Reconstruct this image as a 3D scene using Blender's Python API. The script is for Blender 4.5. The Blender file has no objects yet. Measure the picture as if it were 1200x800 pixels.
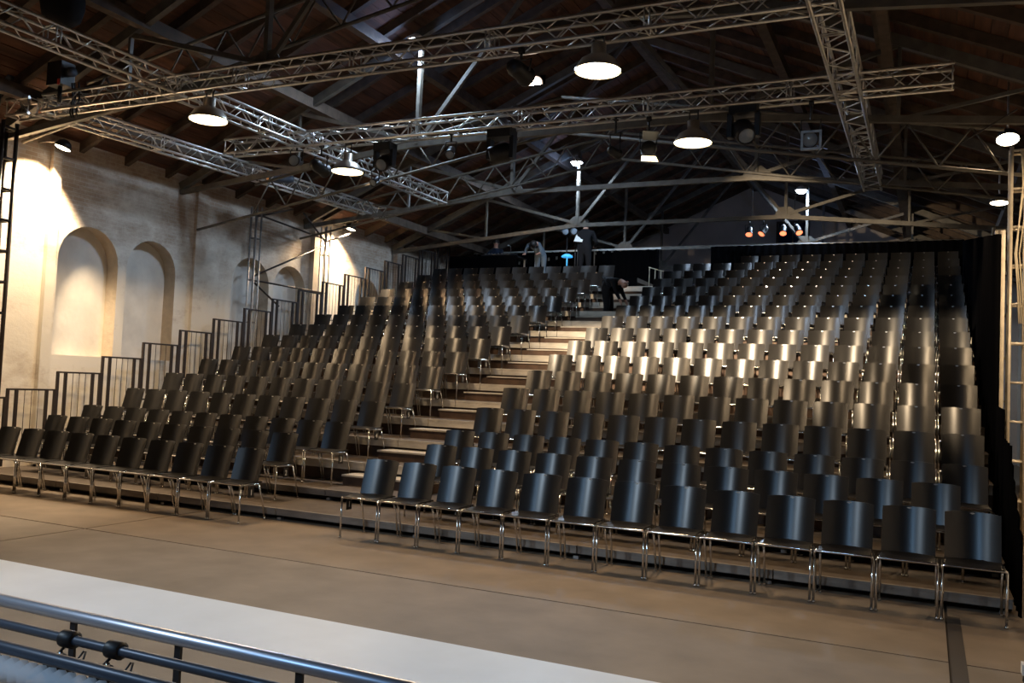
import bpy, bmesh, math, random
from mathutils import Vector, Matrix
random.seed(7)
S = bpy.context.scene
COL = S.collection
V = Vector
# ------------------------------------------------------------------ camera
CAM_LOC = V((0.0, -8.5328, 1.8383))
_y, _p, _r = math.radians(25.266), math.radians(2.842), math.radians(2.475)
_f = V((-math.sin(_y)*math.cos(_p), math.cos(_y)*math.cos(_p), math.sin(_p)))
_rt = V((math.cos(_y), math.sin(_y), 0)); _up = _rt.cross(_f)
_a = _rt*math.cos(_r)+_up*math.sin(_r); _b = -_rt*math.sin(_r)+_up*math.cos(_r)
cd = bpy.data.cameras.new('camera'); cam = bpy.data.objects.new('camera', cd); COL.objects.link(cam)
cam.matrix_world = Matrix(((_a.x, _b.x, -_f.x, CAM_LOC.x), (_a.y, _b.y, -_f.y, CAM_LOC.y), (_a.z, _b.z, -_f.z, CAM_LOC.z), (0, 0, 0, 1)))
cd.sensor_width = 36; cd.lens = 1036.13*36/1200; cd.clip_start = 0.05; cd.clip_end = 200
S.camera = cam
# ------------------------------------------------------------------ world, exposure
W = bpy.data.worlds.new('world'); S.world = W; W.use_nodes = True
W.node_tree.nodes['Background'].inputs[0].default_value = (0.10, 0.12, 0.16, 1)
W.node_tree.nodes['Background'].inputs[1].default_value = 0.05
S.view_settings.view_transform = 'Standard'; S.view_settings.look = 'None'
S.view_settings.gamma = 1; S.view_settings.exposure = 0.0; S.view_settings.use_curve_mapping = False
WARM = (1.0, 0.70, 0.40); COOL = (0.62, 0.80, 1.0)
P_BAY = 460; P_TUBE = 520; P_FLOOD = 1350; P_RIGHT = 420; P_STAGE = 950; P_FRONT = 12500; P_REAR = 3000
def lamp(name, kind, loc, power, color, aim=None, size=0.1, cone=150, blend=0.15, parent=None):
    d = bpy.data.lights.new(name, kind); d.energy = power; d.color = color
    if kind == 'AREA': d.shape = 'DISK'; d.size = size
    else: d.shadow_soft_size = size
    if kind == 'SPOT': d.spot_size = math.radians(cone); d.spot_blend = blend
    o = bpy.data.objects.new(name, d); COL.objects.link(o); o.location = loc
    if aim is not None:
        o.rotation_euler = (V(aim)-V(loc)).to_track_quat('-Z', 'Y').to_euler()
    if parent: o.parent = parent; o.matrix_parent_inverse = Matrix.Translation(-V(parent.location))
    return o
# assumed stage wash lamps, unseen behind the photographer, lighting stage front and first rows
lamp('assumed_wash_light', 'SPOT', (-3.2, -12.6, 6.2), P_STAGE*.55, (0.36, 0.64, 1.0), aim=(-2.2, -0.6, 0.3), size=0.25, cone=62, blend=0.8)
lamp('assumed_wash_light', 'SPOT', (-6.5, -9.5, 6.0), P_STAGE*1.3, (0.66, 0.83, 1.0), aim=(-4.6, -3.9, 0.0), size=0.3, cone=62, blend=0.8)

# ------------------------------------------------------------------ materials
def mat(name, color=(.5, .5, .5), rough=.5, metal=0.0, spec=.5, noise=None, bump=None, emit=None, alpha=None, coat=0):
    m = bpy.data.materials.new(name); m.use_nodes = True; N = m.node_tree.nodes; L = m.node_tree.links
    b = N['Principled BSDF']
    b.inputs['Base Color'].default_value = (*color, 1); b.inputs['Roughness'].default_value = rough
    b.inputs['Metallic'].default_value = metal; b.inputs['Specular IOR Level'].default_value = spec
    if coat: b.inputs['Coat Weight'].default_value = coat
    tc = None
    if noise or bump:
        tc = N.new('ShaderNodeTexCoord')
    if noise:
        sc, amt, stretch = noise
        mp = N.new('ShaderNodeMapping'); mp.inputs['Scale'].default_value = stretch; L.new(tc.outputs['Object'], mp.inputs[0])
        t = N.new('ShaderNodeTexNoise'); t.inputs['Scale'].default_value = sc; t.inputs['Detail'].default_value = 6
        L.new(mp.outputs[0], t.inputs['Vector'])
        r = N.new('ShaderNodeMapRange'); r.inputs[3].default_value = 1-amt; r.inputs[4].default_value = 1+amt
        r.inputs[1].default_value = .3; r.inputs[2].default_value = .7
        L.new(t.outputs[0], r.inputs[0])
        mx = N.new('ShaderNodeVectorMath'); mx.operation = 'SCALE'; mx.inputs[0].default_value = color
        L.new(r.outputs[0], mx.inputs['Scale']); L.new(mx.outputs[0], b.inputs['Base Color'])
    if bump:
        sc, st = bump
        t = N.new('ShaderNodeTexNoise'); t.inputs['Scale'].default_value = sc; t.inputs['Detail'].default_value = 5
        L.new(tc.outputs['Object'], t.inputs['Vector'])
        bp = N.new('ShaderNodeBump'); bp.inputs['Strength'].default_value = st; bp.inputs['Distance'].default_value = .02
        L.new(t.outputs[0], bp.inputs['Height']); L.new(bp.outputs[0], b.inputs['Normal'])
    if emit:
        b.inputs['Emission Color'].default_value = (*emit[0], 1); b.inputs['Emission Strength'].default_value = emit[1]
    if alpha is not None: b.inputs['Alpha'].default_value = alpha
    return m
M = {}
M['shell'] = mat('black_shell_plastic', (.011, .0105, .0105), .30, spec=.64)
M['seat'] = mat('black_seat_plastic', (.013, .012, .012), .34, spec=.6)
M['chrome'] = mat('chrome', (.72, .72, .72), .16, metal=1)
M['plate'] = mat('steel_plate', (.8, .8, .78), .3, metal=1)
M['alu'] = mat('aluminium', (.60, .59, .57), .34, metal=.85, noise=(14, .12, (1, 1, 1)))
M['steel'] = mat('galvanised_steel', (.42, .41, .40), .45, metal=.8, noise=(11, .2, (1, 1, 1)))
M['iron'] = mat('painted_iron', (.12, .108, .09), .55, noise=(6, .25, (1, 1, 1)))
M['black_iron'] = mat('black_iron', (.035, .025, .022), .5)
M['black'] = mat('black_paint', (.012, .012, .014), .45)
M['drape'] = mat('black_molton', (.0025, .0025, .003), .95, spec=.0)
M['lens'] = mat('glass_lens', (.25, .3, .36), .08, spec=.8)
M['timber'] = mat('old_timber', (.085, .058, .040), .8, noise=(5, .35, (1, 1, 1)), bump=(20, .3))
M['board'] = mat('roof_board_wood', (.115, .047, .024), .85, noise=(3, .4, (4, .4, 4)), bump=(12, .3))
M['board2'] = mat('roof_board_wood_dark', (.085, .038, .022), .85, noise=(3, .4, (4, .4, 4)), bump=(12, .3))
M['deck'] = mat('platform_deck_plywood', (.10, .075, .055), .7, noise=(6, .25, (1, 1, 1)))
M['fascia_shaded'] = mat('shaded_worn_edge_profile', (.24, .21, .18), .6, metal=.3, noise=(7, .35, (.3, 1, 1)), bump=(25, .2))  # worn profile, with the shade under the front chairs put into its darker colour
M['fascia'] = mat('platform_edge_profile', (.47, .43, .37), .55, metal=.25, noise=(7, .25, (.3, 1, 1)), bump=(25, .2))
M['tread'] = mat('worn_tread', (.52, .46, .38), .6, noise=(7, .2, (.4, 1, 1)))
M['riser'] = mat('brown_riser_board', (.085, .048, .030), .65, noise=(6, .25, (1, 1, 1)))
M['floor'] = mat('stage_board', (.235, .176, .122), .62, noise=(2.2, .16, (1, 1, 1)), bump=(60, .05))
M['floor2'] = mat('stage_board_cooler', (.225, .178, .132), .6, noise=(2.0, .18, (1, 1, 1)), bump=(60, .05))
M['subfloor'] = mat('subfloor', (.06, .045, .035), .8)
M['vinyl'] = mat('white_dance_vinyl', (.80, .86, .92), .42, noise=(1.5, .06, (1, 1, 1)))
M['tape'] = mat('dark_gaffer_tape', (.045, .035, .03), .7)
M['bay_glass'] = mat('warm_lamp_glass', (1, .9, .7), .5, emit=((1.0, .80, .48), 14))
M['cool_glass'] = mat('cool_lamp_glass', (1, 1, 1), .5, emit=((.80, .93, 1.0), 16))
M['flood_glass'] = mat('flood_lamp_glass', (1, .95, .85), .5, emit=((1.0, .84, .60), 13))
M['red_glow'] = mat('glowing_par_lamp', (1, .3, .1), .5, emit=((1.0, .22, .10), 2.2))
M['orange_lens'] = mat('orange_lens', (.8, .35, .1), .3, emit=((1.0, .45, .12), .25))
M['lit_door'] = mat('lit_barn_door', (1, .9, .7), .5, emit=((1.0, .85, .6), 3.0))  # blade glows by itself, standing in for lantern light falling on it
M['cyan'] = mat('cyan_desk_lamp', (.1, .5, .9), .5, emit=((.06, .42, .8), .7))
M['galv_refl'] = mat('spun_reflector', (.55, .50, .44), .35, metal=.9)
M['red_tag'] = mat('red_tag', (.6, .06, .05), .5)
M['skin'] = mat('skin', (.50, .28, .20), .55)
M['hair'] = mat('dark_hair', (.02, .015, .012), .6)
M['cloth_black'] = mat('black_clothes', (.010, .010, .012), .9, spec=.2)
M['cloth_blue'] = mat('dark_blue_clothes', (.02, .028, .05), .9, spec=.2)
M['cloth_grey'] = mat('blue_grey_shirt', (.12, .15, .18), .9, spec=.2)
M['paper'] = mat('paper', (.8, .8, .78), .6)
M['white'] = mat('white_paint', (.8, .8, .78), .5)
M['ink'] = mat('sign_black', (.01, .01, .01), .5)
M['blue_glass'] = mat('dark_blue_window_glass', (.012, .02, .045), .2)
M['clear'] = mat('ribbed_clear_plastic', (.65, .72, .80), .12, spec=.7, alpha=.55)
M['navy'] = mat('navy_pipe_paint', (.075, .09, .12), .38, metal=.4)
M['bluealu'] = mat('polished_tube', (.58, .62, .72), .36, metal=.8)
M['pale_tube'] = mat('pale_scaffold_tube', (.62, .54, .42), .45, metal=.3, noise=(6, .2, (1, 1, 1)))
M['cable'] = mat('pale_cable', (.55, .47, .33), .6)
M['gable'] = mat('gable_plaster', (.55, .49, .45), .85, noise=(1.2, .15, (1, 1, 1)), bump=(8, .2))

def wall_mat():
    m = bpy.data.materials.new('whitewashed_brick'); m.use_nodes = True; N = m.node_tree.nodes; L = m.node_tree.links
    b = N['Principled BSDF']; b.inputs['Roughness'].default_value = .9
    tc = N.new('ShaderNodeTexCoord'); sep = N.new('ShaderNodeSeparateXYZ'); L.new(tc.outputs['Object'], sep.inputs[0])
    cmb = N.new('ShaderNodeCombineXYZ'); L.new(sep.outputs[1], cmb.inputs[0]); L.new(sep.outputs[2], cmb.inputs[1])
    br = N.new('ShaderNodeTexBrick'); br.inputs['Scale'].default_value = 1; br.inputs['Brick Width'].default_value = .25
    br.inputs['Row Height'].default_value = .075; br.inputs['Mortar Size'].default_value = .006
    br.inputs['Color1'].default_value = (.40, .29, .21, 1); br.inputs['Color2'].default_value = (.46, .36, .27, 1)
    br.inputs['Mortar'].default_value = (.50, .44, .36, 1); L.new(cmb.outputs[0], br.inputs['Vector'])
    n1 = N.new('ShaderNodeTexNoise'); n1.inputs['Scale'].default_value = 1.1; n1.inputs['Detail'].default_value = 10; n1.inputs['Roughness'].default_value = .72
    mp = N.new('ShaderNodeMapping'); mp.inputs['Scale'].default_value = (1, .9, 1.5); L.new(tc.outputs['Object'], mp.inputs[0]); L.new(mp.outputs[0], n1.inputs['Vector'])
    # more bare brick high up, more limewash low down
    hr = N.new('ShaderNodeMapRange'); hr.inputs[1].default_value = 3.6; hr.inputs[2].default_value = 5.4; hr.inputs[3].default_value = .20; hr.inputs[4].default_value = -.10
    L.new(sep.outputs[2], hr.inputs[0])
    ad = N.new('ShaderNodeMath'); ad.operation = 'ADD'; L.new(n1.outputs[0], ad.inputs[0]); L.new(hr.outputs[0], ad.inputs[1])
    rp = N.new('ShaderNodeValToRGB'); rp.color_ramp.elements[0].position = .36; rp.color_ramp.elements[1].position = .66
    L.new(ad.outputs[0], rp.inputs[0])
    mx = N.new('ShaderNodeMix'); mx.data_type = 'RGBA'; L.new(rp.outputs[0], mx.inputs[0]); L.new(br.outputs[0], mx.inputs[6])
    mx.inputs[7].default_value = (.84, .79, .70, 1); L.new(mx.outputs[2], b.inputs['Base Color'])
    bp = N.new('ShaderNodeBump'); bp.inputs['Strength'].default_value = .5; bp.inputs['Distance'].default_value = .02
    L.new(ad.outputs[0], bp.inputs['Height']); L.new(bp.outputs[0], b.inputs['Normal'])
    return m
M['wall'] = wall_mat()
M['niche'] = mat('niche_plaster', (.80, .77, .71), .9, noise=(2.5, .1, (1, 1, 1)), bump=(10, .2))
M['arch_brick'] = mat('arch_brick', (.56, .48, .38), .9, noise=(5, .12, (1, 1, 1)), bump=(14, .5))

# ------------------------------------------------------------------ mesh builder
class MB:
    def __init__(s): s.v = []; s.f = []; s.m = []; s.sm = []
    def add(s, vs, fs, mi=0, smooth=False):
        o = len(s.v); s.v += [tuple(p) for p in vs]
        for f in fs: s.f.append(tuple(i+o for i in f)); s.m.append(mi); s.sm.append(smooth)
        return s
    def box(s, lo, hi, mi=0):
        x0, y0, z0 = lo; x1, y1, z1 = hi
        return s.add([(x0, y0, z0), (x1, y0, z0), (x1, y1, z0), (x0, y1, z0), (x0, y0, z1), (x1, y0, z1), (x1, y1, z1), (x0, y1, z1)],
                     [(0, 3, 2, 1), (4, 5, 6, 7), (0, 1, 5, 4), (1, 2, 6, 5), (2, 3, 7, 6), (3, 0, 4, 7)], mi)
    def frame(s, p, q, up=V((0, 0, 1))):
        d = (q-p).normalized()
        if abs(d.dot(up)) > .97: up = V((0, 1, 0))
        x = d.cross(up).normalized(); y = x.cross(d).normalized()
        return d, x, y
    def beam(s, p, q, w, h, mi=0):
        p = V(p); q = V(q); d, x, y = s.frame(p, q); vs = []
        for c in (p, q):
            for a, b in ((-1, -1), (1, -1), (1, 1), (-1, 1)): vs.append(c+x*a*w/2+y*b*h/2)
        return s.add(vs, [(3, 2, 1, 0), (4, 5, 6, 7), (0, 1, 5, 4), (1, 2, 6, 5), (2, 3, 7, 6), (3, 0, 4, 7)], mi)
    def tube(s, pts, r, n=6, mi=0, cap=True):
        pts = [V(p) for p in pts]; rings = []; o = []
        _, px, py = s.frame(pts[0], pts[1])
        for i, p in enumerate(pts):
            if i == 0: d = pts[1]-p
            elif i == len(pts)-1: d = p-pts[-2]
            else: d = (pts[i+1]-p).normalized()+(p-pts[i-1]).normalized()
            d = d.normalized(); x = (px-d*px.dot(d)).normalized(); y = d.cross(x); px = x
            for k in range(n):
                a = 2*math.pi*k/n; o.append(p+x*math.cos(a)*r+y*math.sin(a)*r)
        fs = []
        for i in range(len(pts)-1):
            for k in range(n):
                k2 = (k+1) % n; fs.append((i*n+k, i*n+k2, (i+1)*n+k2, (i+1)*n+k))
        s.add(o, fs, mi, True)
        if cap:
            b = len(s.v)-len(o); s.f.append(tuple(b+k for k in reversed(range(n)))); s.m.append(mi); s.sm.append(False)
            e = b+(len(pts)-1)*n; s.f.append(tuple(e+k for k in range(n))); s.m.append(mi); s.sm.append(False)
        return s
    def lathe(s, prof, n=16, mi=0, org=V((0, 0, 0)), axis=V((0, 0, 1)), smooth=True):
        org = V(org); axis = V(axis).normalized(); up = V((0, 1, 0)) if abs(axis.y) < .9 else V((1, 0, 0))
        x = axis.cross(up).normalized(); y = axis.cross(x); vs = []; fs = []
        for (r, z) in prof:
            for k in range(n):
                a = 2*math.pi*k/n; vs.append(org+axis*z+x*math.cos(a)*r+y*math.sin(a)*r)
        for i in range(len(prof)-1):
            for k in range(n):
                k2 = (k+1) % n; fs.append((i*n+k, i*n+k2, (i+1)*n+k2, (i+1)*n+k))
        return s.add(vs, fs, mi, smooth)
    def build(s, name, mats, parent=None):
        me = bpy.data.meshes.new(name); me.from_pydata(s.v, [], s.f)
        if not isinstance(mats, (list, tuple)): mats = [mats]
        for m in mats: me.materials.append(m)
        me.polygons.foreach_set('material_index', s.m); me.polygons.foreach_set('use_smooth', s.sm); me.update()
        o = bpy.data.objects.new(name, me); COL.objects.link(o)
        if parent: o.parent = parent
        return o
def tag(o, label=None, cat=None, group=None, kind=None):
    if label: o['label'] = label
    if cat: o['category'] = cat
    if group: o['group'] = group
    if kind: o['kind'] = kind
    return o
def empty(name, loc=(0, 0, 0), rz=0, label=None, cat=None, group=None, kind=None):
    o = bpy.data.objects.new(name, None); COL.objects.link(o); o.location = loc; o.rotation_euler = (0, 0, rz)
    o.empty_display_size = .1
    return tag(o, label, cat, group, kind)
def struct(o): o['kind'] = 'structure'; return o
def copy_tree(root, loc=None, rz=None):
    r = root.copy(); COL.objects.link(r)
    if loc is not None: r.location = loc
    if rz is not None: r.rotation_euler = (0, 0, rz)
    for ch in root.children:
        if ch.type == 'LIGHT': continue
        c = ch.copy(); COL.objects.link(c); c.parent = r
        for g in ch.children:
            d = g.copy(); COL.objects.link(d); d.parent = c
    return r
ORD = ['zeroth', 'first', 'second', 'third', 'fourth', 'fifth', 'sixth', 'seventh', 'eighth', 'ninth', 'tenth', 'eleventh', 'twelfth', 'thirteenth', 'fourteenth', 'fifteenth', 'sixteenth', 'seventeenth']

# ------------------------------------------------------------------ setting
HX0, HX1, HY0, HY1 = -14.2, 2.6, -15.0, 24.0
RX, RZ, SL = -5.8, 9.35, 0.44          # ridge line of the iron trusses and roof slope
def roofz(x): return RZ+0.30-SL*abs(x-RX)
# floor: subfloor with boards, joints recessed between them
fl = struct(MB().box((HX0-.4, HY0, -.12), (HX1+.4, HY1, -.012)).build('floor', M['subfloor']))
def panel(x0, y0, x1, y1, m):
    MB().box((x0+.012, y0+.012, -.012), (x1-.012, y1-.012, 0)).build('floor_panel', m, fl)
JX, JY = -8.67, -1.36
for (x0, x1) in ((HX0, JX), (JX, .18), (.18, HX1)):
    panel(x0, JY, x1, 24.0, M['floor']); panel(x0, -6.2, x1, JY, M['floor2']); panel(x0, -15, x1, -6.2, M['floor2'])
tag(MB().box((.185, -6.0, 0), (.285, .16, .003)).build('gaffer_tape', M['tape']), 'dark tape strip on the stage floor running to the right end of the seats', 'tape')
tag(MB().box((-13.9, -3.90, 0), (2.4, -2.95, .004)).build('dance_mat', M['vinyl']), 'white dance mat strip across the brown stage floor', 'mat')

# left wall with round-arched niches (each niche a recess)
ARCH = [(2.27, 3.58, 2.04, 4.45), (3.78, 5.02, 2.04, 4.43), (6.66, 7.9, 2.1, 4.52), (8.06, 9.25, 2.2, 4.52), (11.4, 12.5, 2.8, 4.62), (-.9, .4, 2.04, 4.45)]
WZ = 5.95
def arch_loop(y0, y1, z0, zt, n=12):
    r = (y1-y0)/2; c = (y0+y1)/2; zs = zt-r
    return [(y0, z0), (y1, z0)]+[(c+r*math.cos(math.pi*i/n), zs+r*math.sin(math.pi*i/n)) for i in range(n+1)]
def left_wall():
    bm = bmesh.new(); edges = []
    def loop(pts):
        vs = [bm.verts.new((HX0, y, z)) for y, z in pts]
        for i in range(len(vs)): edges.append(bm.edges.new((vs[i], vs[(i+1) % len(vs)])))
        return vs
    loop([(HY0, 0), (HY1, 0), (HY1, WZ), (HY0, WZ)])
    for a in ARCH: loop(arch_loop(*a))
    bmesh.ops.triangle_fill(bm, use_beauty=True, use_dissolve=False, edges=edges, normal=(1, 0, 0))
    for f in bm.faces:
        if f.normal.x < 0: f.normal_flip()
    # back plane so that the wall has thickness
    vs = [bm.verts.new((HX0-.42, y, z)) for y, z in ((HY0, 0), (HY1, 0), (HY1, WZ), (HY0, WZ))]; bm.faces.new(vs)
    me = bpy.data.meshes.new('wall_left'); bm.to_mesh(me); bm.free(); me.materials.append(M['wall'])
    o = bpy.data.objects.new('wall_left', me); COL.objects.link(o); return struct(o)
wl = left_wall()
for a in ARCH:
    lp = arch_loop(*a); n = len(lp); D = .30
    mb = MB(); vs = [(HX0, y, z) for y, z in lp]+[(HX0-D, y, z) for y, z in lp]
    mb.add(vs, [(i, (i+1) % n, (i+1) % n+n, i+n) for i in range(n)], 0)
    mb.build('niche_reveal', M['arch_brick'], wl)
    MB().add([(HX0-D, y, z) for y, z in lp], [tuple(range(n))], 0).build('niche_back', M['niche'], wl)
for (y0, y1, pj) in ((1.98, 2.16, .10), (5.45, 5.75, .08), (9.36, 9.62, .14), (13.2, 13.5, .12), (17.2, 17.5, .12)):
    MB().box((HX0, y0, 0), (HX0+pj, y1, WZ-.1)).build('pilaster', M['arch_brick'] if y0 in (9.36,) else M['wall'], wl)
wr = struct(MB().box((HX1, HY0, 0), (HX1+.4, HY1, WZ)).build('wall_right', M['wall']))
def gable(y0, y1, name):
    pts = [(HX0-.4, 0), (HX1+.4, 0), (HX1+.4, roofz(HX1)), (RX, roofz(RX)), (HX0-.4, roofz(HX0))]
    mb = MB(); n = 5; vs = [(x, y0, z) for x, z in pts]+[(x, y1, z) for x, z in pts]
    mb.add(vs, [(4, 3, 2, 1, 0), (5, 6, 7, 8, 9)]+[(i, (i+1) % n, (i+1) % n+n, i+n) for i in range(n)])
    return struct(mb.build(name, M['gable']))
gable(HY1, HY1+.4, 'wall_back'); gable(HY0-.4, HY0, 'wall_front')
w1 = struct(MB().box((-4.95, HY1-.05, 7.0), (-3.95, HY1+.01, 8.05)).build('window_1', M['blue_glass']))
fr = MB()
for q in ((-5.02, 6.93, -3.88, 7.0), (-5.02, 8.05, -3.88, 8.12), (-5.02, 7.0, -4.95, 8.05), (-3.95, 7.0, -3.88, 8.05), (-4.47, 7.0, -4.43, 8.05)):
    fr.box((q[0], HY1-.09, q[1]), (q[2], HY1, q[3]))
fr.build('window_frame', M['timber'], w1)

# ceiling: boards on rafters, both slopes
cl = empty('ceiling'); struct(cl)
nb = 44; run = (RX-(HX0-.5))
sb = None
for side in (-1, 1):
    for i in range(nb):
        x0 = RX+side*run*i/nb; x1 = RX+side*run*(i+.955)/nb
        z0, z1 = roofz(x0)+random.uniform(0, .012), roofz(x1)+random.uniform(0, .012)
        mb = MB(); vs = []
        for y in (HY0, HY1+.3):
            vs += [(x0, y, z0), (x1, y, z1), (x1, y, z1+.03), (x0, y, z0+.03)]
        mb.add(vs, [(0, 1, 2, 3), (7, 6, 5, 4), (0, 4, 5, 1), (1, 5, 6, 2), (2, 6, 7, 3), (3, 7, 4, 0)])
        mb.build('roof_board', M['board'] if (i*7+side) % 3 else M['board2'], cl)
    # outer skin above the boards keeps the joints dark
    x1 = RX+side*(run+.3); MB().add([(RX, HY0-.4, roofz(RX)+.12), (RX, HY1+.5, roofz(RX)+.12), (x1, HY1+.5, roofz(x1)+.12), (x1, HY0-.4, roofz(x1)+.12)], [(0, 1, 2, 3)]).build('roof_skin', M['subfloor'], cl)
    y = HY0+.4
    while y < HY1:
        xa = RX+side*.05; xb = RX+side*(run-.3)
        MB().beam((xa, y, roofz(xa)-.09), (xb, y, roofz(xb)-.09), .10, .16).build('rafter', M['timber'], cl)
        y += 1.0125
    for dx in (3.25, 5.1, 7.3):
        x = RX+side*dx
        MB().beam((x, HY0, roofz(x)-.30), (x, HY1, roofz(x)-.30), .16, .20).build('purlin', M['timber'], cl)
MB().beam((RX, HY0, roofz(RX)-.25), (RX, HY1, roofz(RX)-.25), .18, .25).build('ridge_beam', M['timber'], cl)
MB().beam((-.60, -4, 6.55), (-.60, 23.9, 7.05), .13, .15).build('tie_runner', M['timber'], cl)

# iron roof trusses
TY = [-3.1, 0.95, 5.0, 9.05, 13.1, 17.15, 21.2]
GX = 2.66; GZ = 6.13
tlab = {0: 'iron roof truss above the stage, nearest the camera', 1: 'iron roof truss over the front rows of seats', 2: 'iron roof truss whose left post carries the largest white lamp',
        3: 'iron roof truss above the middle rows with unlit posts', 4: 'iron roof truss whose gusset shows behind the standing technician', 5: 'iron roof truss whose right post carries the farthest white lamp', 6: 'iron roof truss just before the grey gable wall'}
for i, Y in enumerate(TY):
    t = empty('roof_truss', (RX, Y, GZ), 0, tlab[i], 'roof truss', 'iron roof trusses')
    def L(x, z): return (x, 0, z-GZ)
    for s in (-1, 1):
        xe = s*8.36
        MB().beam(L(0, RZ), L(xe, RZ-SL*8.36), .10, .16).build('rafter_bar', M['iron'], t)
        MB().beam(L(s*GX, GZ), L(xe, GZ-.1*5.7), .08, .10).build('tie_bar', M['iron'], t)
        MB().beam(L(s*GX, GZ), L(s*GX, RZ-SL*GX), .07, .09).build('post', M['iron'], t)
        MB().beam(L(s*GX, GZ), L(s*.05, RZ-.05), .06, .07).build('brace', M['iron'], t)
        MB().beam(L(s*GX, GZ+.05), L(s*5.35, RZ-SL*5.35-.05), .06, .07).build('brace', M['iron'], t)
        MB().beam(L(s*5.35, RZ-SL*5.35), L(s*5.35, GZ-.1*2.7), .05, .06).build('strut', M['iron'], t)
        MB().beam(L(s*5.35, GZ-.1*2.7), L(s*7.2, RZ-SL*7.2), .05, .05).build('strut', M['iron'], t)
        # gusset plate: triangle on the bottom node
        g = MB(); y0, y1 = -.012, .012
        pts = [(s*(GX+.42), -.03), (s*(GX-.30), -.03), (s*(GX-.16), .24), (s*(GX+.10), .24)]
        vs = [(x, y0, z) for x, z in pts]+[(x, y1, z) for x, z in pts]
        g.add(vs, [(0, 1, 2, 3), (7, 6, 5, 4), (0, 4, 5, 1), (1, 5, 6, 2), (2, 6, 7, 3), (3, 7, 4, 0)]); g.build('gusset_plate', M['iron'], t)
    MB().beam(L(-GX, GZ), L(GX, GZ), .08, .10).build('tie_bar', M['iron'], t)
# lattice wind girders in between, chords rising to the middle
def lattice(Y, z0, dz, label):
    t = empty('lattice_girder', (RX, Y, z0), 0, label, 'girder', 'lattice girders between the roof trusses')
    H = 8.2
    for s in (-1, 1):
        MB().tube([(0, 0, 0), (s*H, 0, -.17*H)], .028, 6).build('bottom_chord', M['iron'], t)
        MB().tube([(0, 0, dz), (s*(H-1.5), 0, dz-.17*(H-1.5))], .028, 6).build('top_chord', M['iron'], t)
        x = 0
        while x < H-2.2:
            MB().tube([(s*x, 0, -.17*x), (s*(x+.42), 0, dz-.17*(x+.42))], .016, 5).build('lattice_bar', M['iron'], t)
            MB().tube([(s*(x+.42), 0, dz-.17*(x+.42)), (s*(x+.84), 0, -.17*(x+.84))], .016, 5).build('lattice_bar', M['iron'], t)
            x += .84
lattice(5.35, 6.22, .62, 'lattice girder just behind the rear lighting truss, under the roof')
lattice(8.7, 6.60, .55, 'lattice girder under the roof over the middle rows of seats')
lattice(1.3, 7.0, .60, 'lattice girder under the roof above the front lighting truss')

# ------------------------------------------------------------------ seating stand
YB = [.51, 1.52, 2.43]+[3.315+.9035*k for k in range(14)]        # back line of every row
PZ = [0, .15, .30]+[.609+.309*k for k in range(14)]                # deck height of every row
ED = [None]+[YB[k-1]-.015 for k in range(1, 17)]
PX0, PX1 = -13.62, .72
for k in range(1, 17):
    yn = ED[k+1]+.05 if k < 16 else ED[16]+1.1
    t = empty('seating_platform', ((PX0+PX1)/2, ED[k], PZ[k]), 0, 'stepped seating platform carrying the %s row of chairs' % ORD[k+1], 'platform', 'stepped platforms of the seating stand')
    w = (PX1-PX0)/2
    MB().box((-w, .03, -.03), (w, yn-ED[k], 0)).build('deck', M['deck'], t)
    for j in range(7):      # deck modules: edge profiles butt together
        a = -w+2*w*j/7; b = -w+2*w*(j+1)/7-.012
        m = MB().box((a, 0, -.12 if k > 2 else -.085), (b, .03, .001)); m.box((a, -.008, -.025), (b, 0, .001)); m.build('edge_profile', M['fascia'] if k > 2 else M['fascia_shaded'], t)
    if PZ[k]-PZ[k-1] > .2:
        MB().box((-w, .10, PZ[k-1]-PZ[k]), (w, .12, -.12)).build('riser_board', M['riser'], t)
    else:
        MB().box((-w, .22, -PZ[k]+.002), (w, .24, -.12)).build('riser_board', M['black'], t)
        for j in range(8):
            a = -w+.05+j*(2*w-.16)/7; MB().box((a, .05, -PZ[k] if k == 1 else -PZ[k]), (a+.06, .11, -.12)).build('foot', M['steel'], t)
AX0, AX1 = -7.62, -6.14
for k in range(3, 17):
    t = empty('aisle_step', ((AX0+AX1)/2, ED[k], PZ[k]-.155), 0, 'half-height aisle step up to the %s row' % ORD[k+1], 'step', 'half-height steps of the aisle')
    w = (AX1-AX0)/2
    MB().box((-w, -.36, -.025), (w, .09, 0)).build('tread', M['tread'], t)
    MB().box((-w+.01, -.33, -(PZ[k]-.155-PZ[k-1])), (w-.01, -.31, -.025)).build('riser_board', M['riser'], t)
    for s in (-1, 1):
        MB().box((s*(w-.01)-.012, -.31, -(PZ[k]-.155-PZ[k-1])), (s*(w-.01)+.012, .0, -.025)).build('side_board', M['riser'], t)

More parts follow.
